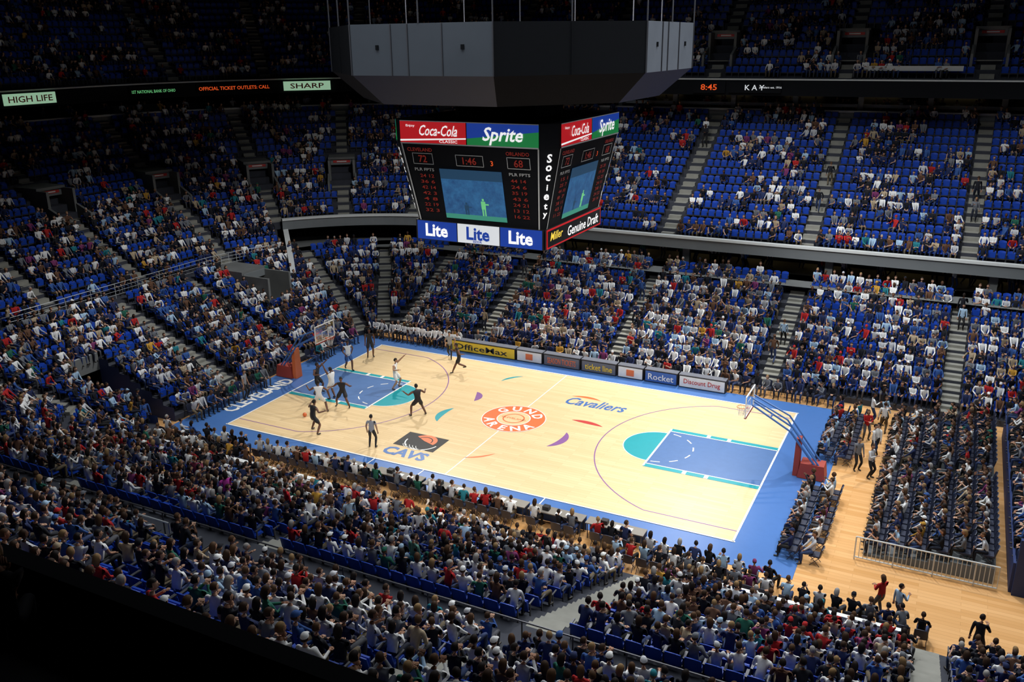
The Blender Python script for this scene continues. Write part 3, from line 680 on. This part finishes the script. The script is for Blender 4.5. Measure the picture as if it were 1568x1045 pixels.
# ------------------------------------------------------------------ players and officials
PM={}
def pmats(shirt,pants,skin,hair=(.01,.008,.006),shoe=(.02,.02,.02)):
    k=(shirt,pants,skin)
    if k not in PM:
        PM[k]={'shirt':mat('jersey',shirt,.7,scale=20),'pants':mat('shorts',pants,.7,scale=20),'skin':mat('skin',skin,.5,scale=20),'hair':mat('hair',hair,.8),'shoe':mat('sneaker',shoe,.5),'dark':CM['dark']}
    return PM[k]
BK=(.012,.012,.016);WH=(.75,.77,.78);sk1=(.14,.06,.035);sk2=(.42,.23,.14)
st=dict(run=([(.42,.1,.12),(-.38,-.1,.3)],[(-.15,.28,1.15),(.35,-.2,1.3)],.2,.95),guard=([(.15,.34,.09),(-.05,-.36,.09)],[(.35,.55,1.25),(.3,-.55,1.15)],.22,.84),
 stand=([(.03,.16,.09),(.0,-.15,.09)],[(.1,.26,.88),(.08,-.27,.86)],.03,.93),reach=([(.1,.25,.09),(-.1,-.22,.09)],[(.45,.35,1.75),(.3,-.4,1.2)],.08,.9),walk=([(.25,.1,.09),(-.25,-.1,.14)],[(-.1,.26,.93),(.22,-.24,.98)],.05,.93),
 up=([(.05,.15,.09),(0,-.15,.09)],[(.25,.3,1.95),(.3,-.25,1.5)],.0,.93))
pl=[(-9.1,-6.45,1.3,BK,BK,sk1,'guard'),(-5.1,-2.0,2.6,BK,BK,sk1,'guard'),(-8.7,1.0,.3,WH,WH,sk2,'reach'),(-10.6,-4.0,2.2,WH,WH,sk1,'guard'),(-11.2,-2.05,3.0,WH,WH,sk1,'up'),(-12.6,-1.7,.2,BK,BK,sk1,'reach'),
 (-13.4,2.5,-.5,WH,(.03,.1,.3),sk1,'walk'),(-13.6,5.2,-.8,BK,BK,sk1,'stand'),(-6.5,5.1,-2.4,BK,BK,sk1,'run'),(-9.9,-2.7,-1.2,BK,BK,sk1,'guard')]
for x,y,dr,sh,pa,skn,pose in pl:
    fe,ha,le,pz=st[pose];b=figure((0,0,pz),le,fe,ha,pmats(sh,pa,skn),'player',2);o=b.build('basketball_player',smooth=True);o.location=(x,y,.045);o.rotation_euler=(0,0,dr);o.scale=(1.17,)*3
for x,y,dr,pose in ((-5.03,-6.64,1.9,'stand'),(-8.5,7.3,-1.2,'walk'),(-16,-4.3,.3,'stand')):
    fe,ha,le,pz=st[pose];b=figure((0,0,pz),le,fe,ha,pmats((.3,.31,.33),(.015,.015,.018),sk2),'tee',2);o=b.build('referee',smooth=True);o.location=(x,y,.045);o.rotation_euler=(0,0,dr);o.scale=(1.09,)*3
bm=bmesh.new();bmesh.ops.create_uvsphere(bm,u_segments=20,v_segments=12,radius=.12);me=bpy.data.meshes.new('basketball');bm.to_mesh(me);bm.free();me.materials.append(M['orange']);o=bpy.data.objects.new('basketball',me);COL.objects.link(o);o.location=(-11.0,-4.9,.16)
# ------------------------------------------------------------------ baskets
for s in(-1,1):
    b=MB();X=lambda q:s*q
    b.box((X(16.35),0,.42),(1.3,.9,.75),'darkred',taper=.85);b.box((X(15.6),0,1.0),(.28,.6,1.95),'darkred' if s>0 else 'orange',taper=.8)
    for sy in(-.28,.28):
        b.cyl((X(16.5),sy,.7),(X(15.2),sy,2.3),.06,'blue');b.cyl((X(15.2),sy,2.3),(X(13.25),sy*.8,3.35),.05,'blue');b.cyl((X(16.7),sy,.7),(X(15.0),sy,2.9),.045,'blue');b.cyl((X(15.,),sy,2.9),(X(13.25),sy*.8,3.7),.045,'blue')
    b.cyl((X(15.2),-.28,2.3),(X(15.2),.28,2.3),.05,'blue');b.cyl((X(14.2),-.25,2.85),(X(14.2),.25,2.85),.04,'blue')
    bx=13.1
    b.box((X(bx),0,3.43),(.03,1.8,1.05),'glass')
    for zz in(2.9,3.96): b.box((X(bx),0,zz),(.06,1.86,.05),'white')
    for yy in(-.92,.92): b.box((X(bx),yy,3.43),(.06,.05,1.1),'white')
    b.box((X(bx)-s*.03,0,3.5),(.02,.6,.04),'white');b.box((X(bx)-s*.03,0,3.06),(.02,.6,.04),'white')
    for yy in(-.3,.3): b.box((X(bx)-s*.03,yy,3.28),(.02,.04,.45),'white')
    b.box((X(bx),0,2.87),(.1,1.84,.08),'darkred')
    cx=X(bx-.15-.23);n=20
    for i in range(n):
        a0=2*math.pi*i/n;a1=2*math.pi*(i+1)/n;b.cyl((cx+.23*math.cos(a0),.23*math.sin(a0),3.05),(cx+.23*math.cos(a1),.23*math.sin(a1),3.05),.014,'orange',6,cap=False)
        if i%2==0:
            for dd in(1,-1): am=a0+dd*math.pi/n*1.;ae=a0+dd*2*math.pi/n;b.cyl((cx+.22*math.cos(a0),.22*math.sin(a0),3.04),(cx+.15*math.cos(am),.15*math.sin(am),2.8),.006,'white',4,cap=False);b.cyl((cx+.15*math.cos(am),.15*math.sin(am),2.8),(cx+.12*math.cos(ae),.12*math.sin(ae),2.6),.006,'white',4,cap=False)
    b.box((X(bx-.09),0,3.05),(.16,.12,.05),'orange')
    b.build('basketball_hoop')
# ------------------------------------------------------------------ scoreboard
sb=empty('centre_hung_scoreboard');b=MB()
def octo(h,c,z): return [(h-c,-h,z),(h,-h+c,z),(h,h-c,z),(h-c,h,z),(-h+c,h,z),(-h,h-c,z),(-h,-h+c,z),(-h+c,-h,z)]
def loft(b,rings,mt,capt=True):
    n=8;vs=[p for r in rings for p in r];fs=[(k*n+i,k*n+(i+1)%n,(k+1)*n+(i+1)%n,(k+1)*n+i) for k in range(len(rings)-1) for i in range(n)]
    if capt: fs+=[tuple(range(n-1,-1,-1)),tuple(range((len(rings)-1)*n,len(rings)*n))]
    b.add(vs,fs,mt)
loft(b,[octo(3.5,.2,10.85),octo(3.55,.2,11.86),octo(4.42,.7,15.75),octo(4.45,.7,16.85)],'bface')
loft(b,[octo(2.2,.5,16.85),octo(2.2,.5,17.7)],'black')
for x,y in((2.5,2.5),(-2.5,2.5),(2.5,-2.5),(-2.5,-2.5)): b.cyl((x,y,16.8),(x*1.2,y*1.2,17.7),.05,'seatmetal')
b.build('body',parent=sb)
def fr(rot,y0,z0,y1,z1):
    Rz=Matrix.Rotation(rot,4,'Z');lo=Vector((0,y0,z0));up=Vector((0,y1-y0,z1-z0)).normalized();nx=Vector((1,0,0));nn=nx.cross(up)
    Mx=Matrix(((nx.x,up.x,nn.x,lo.x),(nx.y,up.y,nn.y,lo.y),(nx.z,up.z,nn.z,lo.z),(0,0,0,1)));return Rz@Mx
for fi in range(4):
    rot=fi*math.pi/2;b=MB()
    F=fr(rot,-4.45,15.75,-4.45,16.85)
    def rq(F,x0,y0,x1,y1,mt,o=.04): b.add([F@Vector(p) for p in((x0,y0,o),(x1,y0,o),(x1,y1,o),(x0,y1,o))],[(0,1,2,3)],mt)
    W=3.72
    rq(F,-W,.06,-.05,1.06,'sign_red');rq(F,.0,.06,W,1.06,'sign_green')
    b.add([F@Vector(p) for p in((0,.35,.05),(W,.75,.05),(W,1.06,.05),(0,1.06,.05))],[(0,1,2,3)],'sign_blue')
    b.add([F@Vector(p) for p in((-W,.12,.05),(-.05,.3,.05),(-.05,.36,.05),(-W,.2,.05))],[(0,1,2,3)],'sign_text')
    b.text('Coca-Cola',F@Matrix.Translation((-1.55,.66,.08)),'sign_text',width=2.1,height=.5,shear=.35);b.text('CLASSIC',F@Matrix.Translation((-1.,.17,.08)),'sign_text',width=1.0,height=.13)
    b.text('Enjoy',F@Matrix.Translation((-3.1,.85,.08)),'sign_text',width=.5,height=.14)
    b.text('Sprite',F@Matrix.Translation((1.9,.5,.09)),'sign_text',width=2.1,height=.82,shear=.25,bold=.02)
    rq(F,-W,1.06,W,1.1,'cap',.05);rq(F,-W,0,W,.06,'cap',.05)
    F=fr(rot,-3.55,11.86,-4.42,15.75);H=math.hypot(.87,3.89);s0=3.35;s1=3.72
    for sx in(-1,1):
        b.add([F@Vector(p) for p in((sx*s0,0,.04),(sx*(s0-.07),0,.04),(sx*(s1-.07),H,.04),(sx*s1,H,.04))],[(0,1,2,3) if sx<0 else (3,2,1,0)],'cap')
    rq(F,-1.75,.25,1.65,2.8,'screen',.05)
    rq(F,-1.75,.25,1.65,.5,'screen_green',.052)
    rq(F,-1.75,2.3,1.65,2.8,'screen_dark',.054)
    for px_,hh,mt_ in((.45,.75,'led_green'),(-.5,.5,'screen_dark')):
        rq(F,px_-.12,.5+hh*.45,px_+.12,.5+hh,mt_,.06);rq(F,px_-.1,.5,px_-.02,.5+hh*.5,mt_,.06);rq(F,px_+.03,.5,px_+.11,.5+hh*.5,mt_,.06);rq(F,px_-.05,.52+hh,px_+.06,.64+hh,mt_,.06);rq(F,px_+.1,.5+hh*.75,px_+.3,.5+hh*.85,mt_,.06)
    for cx,w,tx in((-2.6,1.15,'72'),(0,1.5,'1:46'),(2.6,1.2,'68')):
        for x0,y0,x1,y1 in((cx-w/2,2.98,cx+w/2,3.01),(cx-w/2,3.51,cx+w/2,3.54),(cx-w/2,2.98,cx-w/2+.03,3.54),(cx+w/2-.03,2.98,cx+w/2,3.54)): rq(F,x0,y0,x1,y1,'cap')
        b.text(tx,F@Matrix.Translation((cx,3.26,.06)),'led_dim',height=.36)
    b.text('CLEVELAND',F@Matrix.Translation((-2.7,3.72,.06)),'led_dim',width=1.4,height=.18);b.text('ORLANDO',F@Matrix.Translation((2.6,3.72,.06)),'led_dim',width=1.2,height=.18)
    b.text('3',F@Matrix.Translation((1.2,3.2,.06)),'led_red',height=.25)
    for sx in(-1,1):
        b.text('PLR FPTS',F@Matrix.Translation((sx*2.6,2.72,.06)),'cap',width=1.1,height=.15)
        for k in range(7): b.text('%d %d'%(random.randint(4,44),random.randint(0,24)),F@Matrix.Translation((sx*2.5,2.4-.3*k,.06)),'led_dim',width=.8,height=.17)
    F=fr(rot,-3.62,10.9,-3.62,11.84)
    if fi%2==0:
        for k,(x0,x1) in enumerate(((-3.5,-1.2),(-1.15,1.2),(1.25,3.5))):
            rq(F,x0,.0,x1,.94,'sign_white' if k==1 else 'sign_blue');b.text('Lite',F@Matrix.Translation(((x0+x1)/2,.5,.08)),'sign_blue' if k==1 else 'sign_text',width=1.3,height=.66,bold=.03)
            if k==1: b.text('BEER',F@Matrix.Translation((0,.1,.08)),'sign_blue',width=.5,height=.12)
    else:
        rq(F,-3.5,0,3.5,.94,'sign_red');rq(F,-3.4,.08,3.4,.86,'bface',.06);b.text('Genuine Draft',F@Matrix.Translation((1.,.45,.08)),'sign_text',width=4.1,height=.5,shear=.2);b.text('Miller',F@Matrix.Translation((-2.4,.55,.08)),'sign_gold',width=1.5,height=.4,shear=.3)
    b.box((0,.47,0),(7.1,1.0,.06),'black',Mx=F)
    b.build('display_face',parent=sb)
    b=MB();q=Matrix.Rotation(rot,4,'Z')
    for k,ch in enumerate('Society'):
        t=(k+.6)/8.5;hh=4.42+(3.55-4.42)*t;cc=.7+(.2-.7)*t;zc=15.6+(11.86-15.75)*t;cen=Vector((hh-cc/2,-hh+cc/2,zc));nn=Vector((1,-1,-.35)).normalized();rr=Vector((1,1,0)).normalized();uu=nn.cross(rr);cen+=nn*.06
        b.text(ch,q@Matrix(((rr.x,uu.x,nn.x,cen.x),(rr.y,uu.y,nn.y,cen.y),(rr.z,uu.z,nn.z,cen.z),(0,0,0,1))),'sign_text',height=.3 if k else .42,bold=.03)
    b.build('column_letters',parent=sb)
# ------------------------------------------------------------------ speaker housing ring
b=MB();h=8.3;c=4.8
r0=octo(6.9,4.0,17.75);r1=octo(h,c,19.05);r2=octo(h,c,21.15)
for i in range(8):
    j=(i+1)%8;mt='bface' if i%2==0 else ('housing2' if i in(1,5) else 'housing')  # tone differs by face: black chamfers, paler end faces
    b.add([r1[i],r1[j],r2[j],r2[i]],[(0,1,2,3)],mt);b.add([r0[i],r0[j],r1[j],r1[i]],[(0,1,2,3)],'bface' if i%2==0 else 'chair')
    A=Vector(r1[i]);B=Vector(r1[j]);dn=(B-A).normalized();nn=dn.cross(Vector((0,0,1)))
    for t in((.0,.3,.42,.66,1.) if i%2 else (.5,)): p=A.lerp(B,t)+nn*.02;b.box((p.x,p.y,20.1),(.05,.05,2.1),'bface' if i%2==0 else 'seatmetal',math.atan2(dn.y,dn.x))
    if i%2:
        for t in(.2,.8): p=A.lerp(B,t)+nn*.03;b.box((p.x,p.y,20.2),(.14,.05,.2),'bface',math.atan2(dn.y,dn.x))
b.add(list(r0),[tuple(range(7,-1,-1))],'bface');b.add(list(r2),[tuple(range(8))],'bface')
for i in range(8):
    for t in (0,.5):
        p=Vector(r2[i]).lerp(Vector(r2[(i+1)%8]),t);b.cyl(p,(p.x,p.y,ZC-.03),.035,'seatmetal',6)
b.build('speaker_cluster_housing')
# ------------------------------------------------------------------ lights
def spot(name,loc,tgt,pw,ang,blend=.6,size=1.2,col=(1,.96,.9)):
    l=bpy.data.lights.new(name,'SPOT');l.energy=pw;l.spot_size=rad(ang);l.spot_blend=blend;l.shadow_soft_size=size;l.color=col
    o=bpy.data.objects.new(name,l);COL.objects.link(o);o.location=loc;o.rotation_euler=(Vector(tgt)-Vector(loc)).to_track_quat('-Z','Y').to_euler()
for x,y,p in((-20,21,23000),(6,24,30000),(26,21,22000),(-22,-20,10000),(6,-26,8000),(26,-20,11000)): spot('court_floodlight',(x,y,28),(x*.25,y*.1,0),p,46,.5,.5)
for x,y,tx,ty,tz,p,an in((-6,2,-28,2,1,17000,52),(2,0,6,21,3,21000,62),(12,0,27,21,4,14000,62),(0,0,-20,18,2,13000,56),(4,2,2,-22,1,34000,60),(14,6,22,-14,1,20000,60),(-8,0,-24,-16,1,17000,54)):
    spot('stand_floodlight',(x,y,29),(tx,ty,tz),p,an,1.,1.,(.97,.98,1.))
for x,y,tx,ty,p in((-12,-30,-3,-8.3,3200),(30,4,8.3,2,3600)): spot('housing_fill_light',(x,y,25),(tx,ty,20),p,45,.6,.5,(.85,.92,1))  # added spots that brighten the speaker housing faces
l=bpy.data.lights.new('ceiling_fill_light','AREA');l.shape='RECTANGLE';l.size=38;l.size_y=40;l.energy=9500;l.spread=rad(116);l.color=(.9,.95,1.)  # added fill panel, gives soft shadowless light in place of blocked ambient
o=bpy.data.objects.new('ceiling_fill_light',l);COL.objects.link(o);o.location=(11,0,32.5)
w=bpy.data.worlds.new('arena_ambient');S.world=w;w.use_nodes=True;w.node_tree.nodes['Background'].inputs[0].default_value=(.25,.32,.5,1);w.node_tree.nodes['Background'].inputs[1].default_value=.03
# ------------------------------------------------------------------ camera
pan,tilt,roll=2.04292,.326,-.01207
d=Vector((math.cos(tilt)*math.cos(pan),math.cos(tilt)*math.sin(pan),-math.sin(tilt)));r=Vector((math.sin(pan),-math.cos(pan),0));u=r.cross(d)
r2=r*math.cos(roll)+u*math.sin(roll);u2=-r*math.sin(roll)+u*math.cos(roll)
cm=bpy.data.cameras.new('camera');cm.sensor_width=36;cm.lens=1355.09/1568*36;cm.clip_end=300;co=bpy.data.objects.new('camera',cm);COL.objects.link(co)
co.matrix_world=Matrix(((r2.x,u2.x,-d.x,21.03),(r2.y,u2.y,-d.y,-41.273),(r2.z,u2.z,-d.z,20.36),(0,0,0,1)));S.camera=co
print('people',len(people),'seats',len(seatpts))
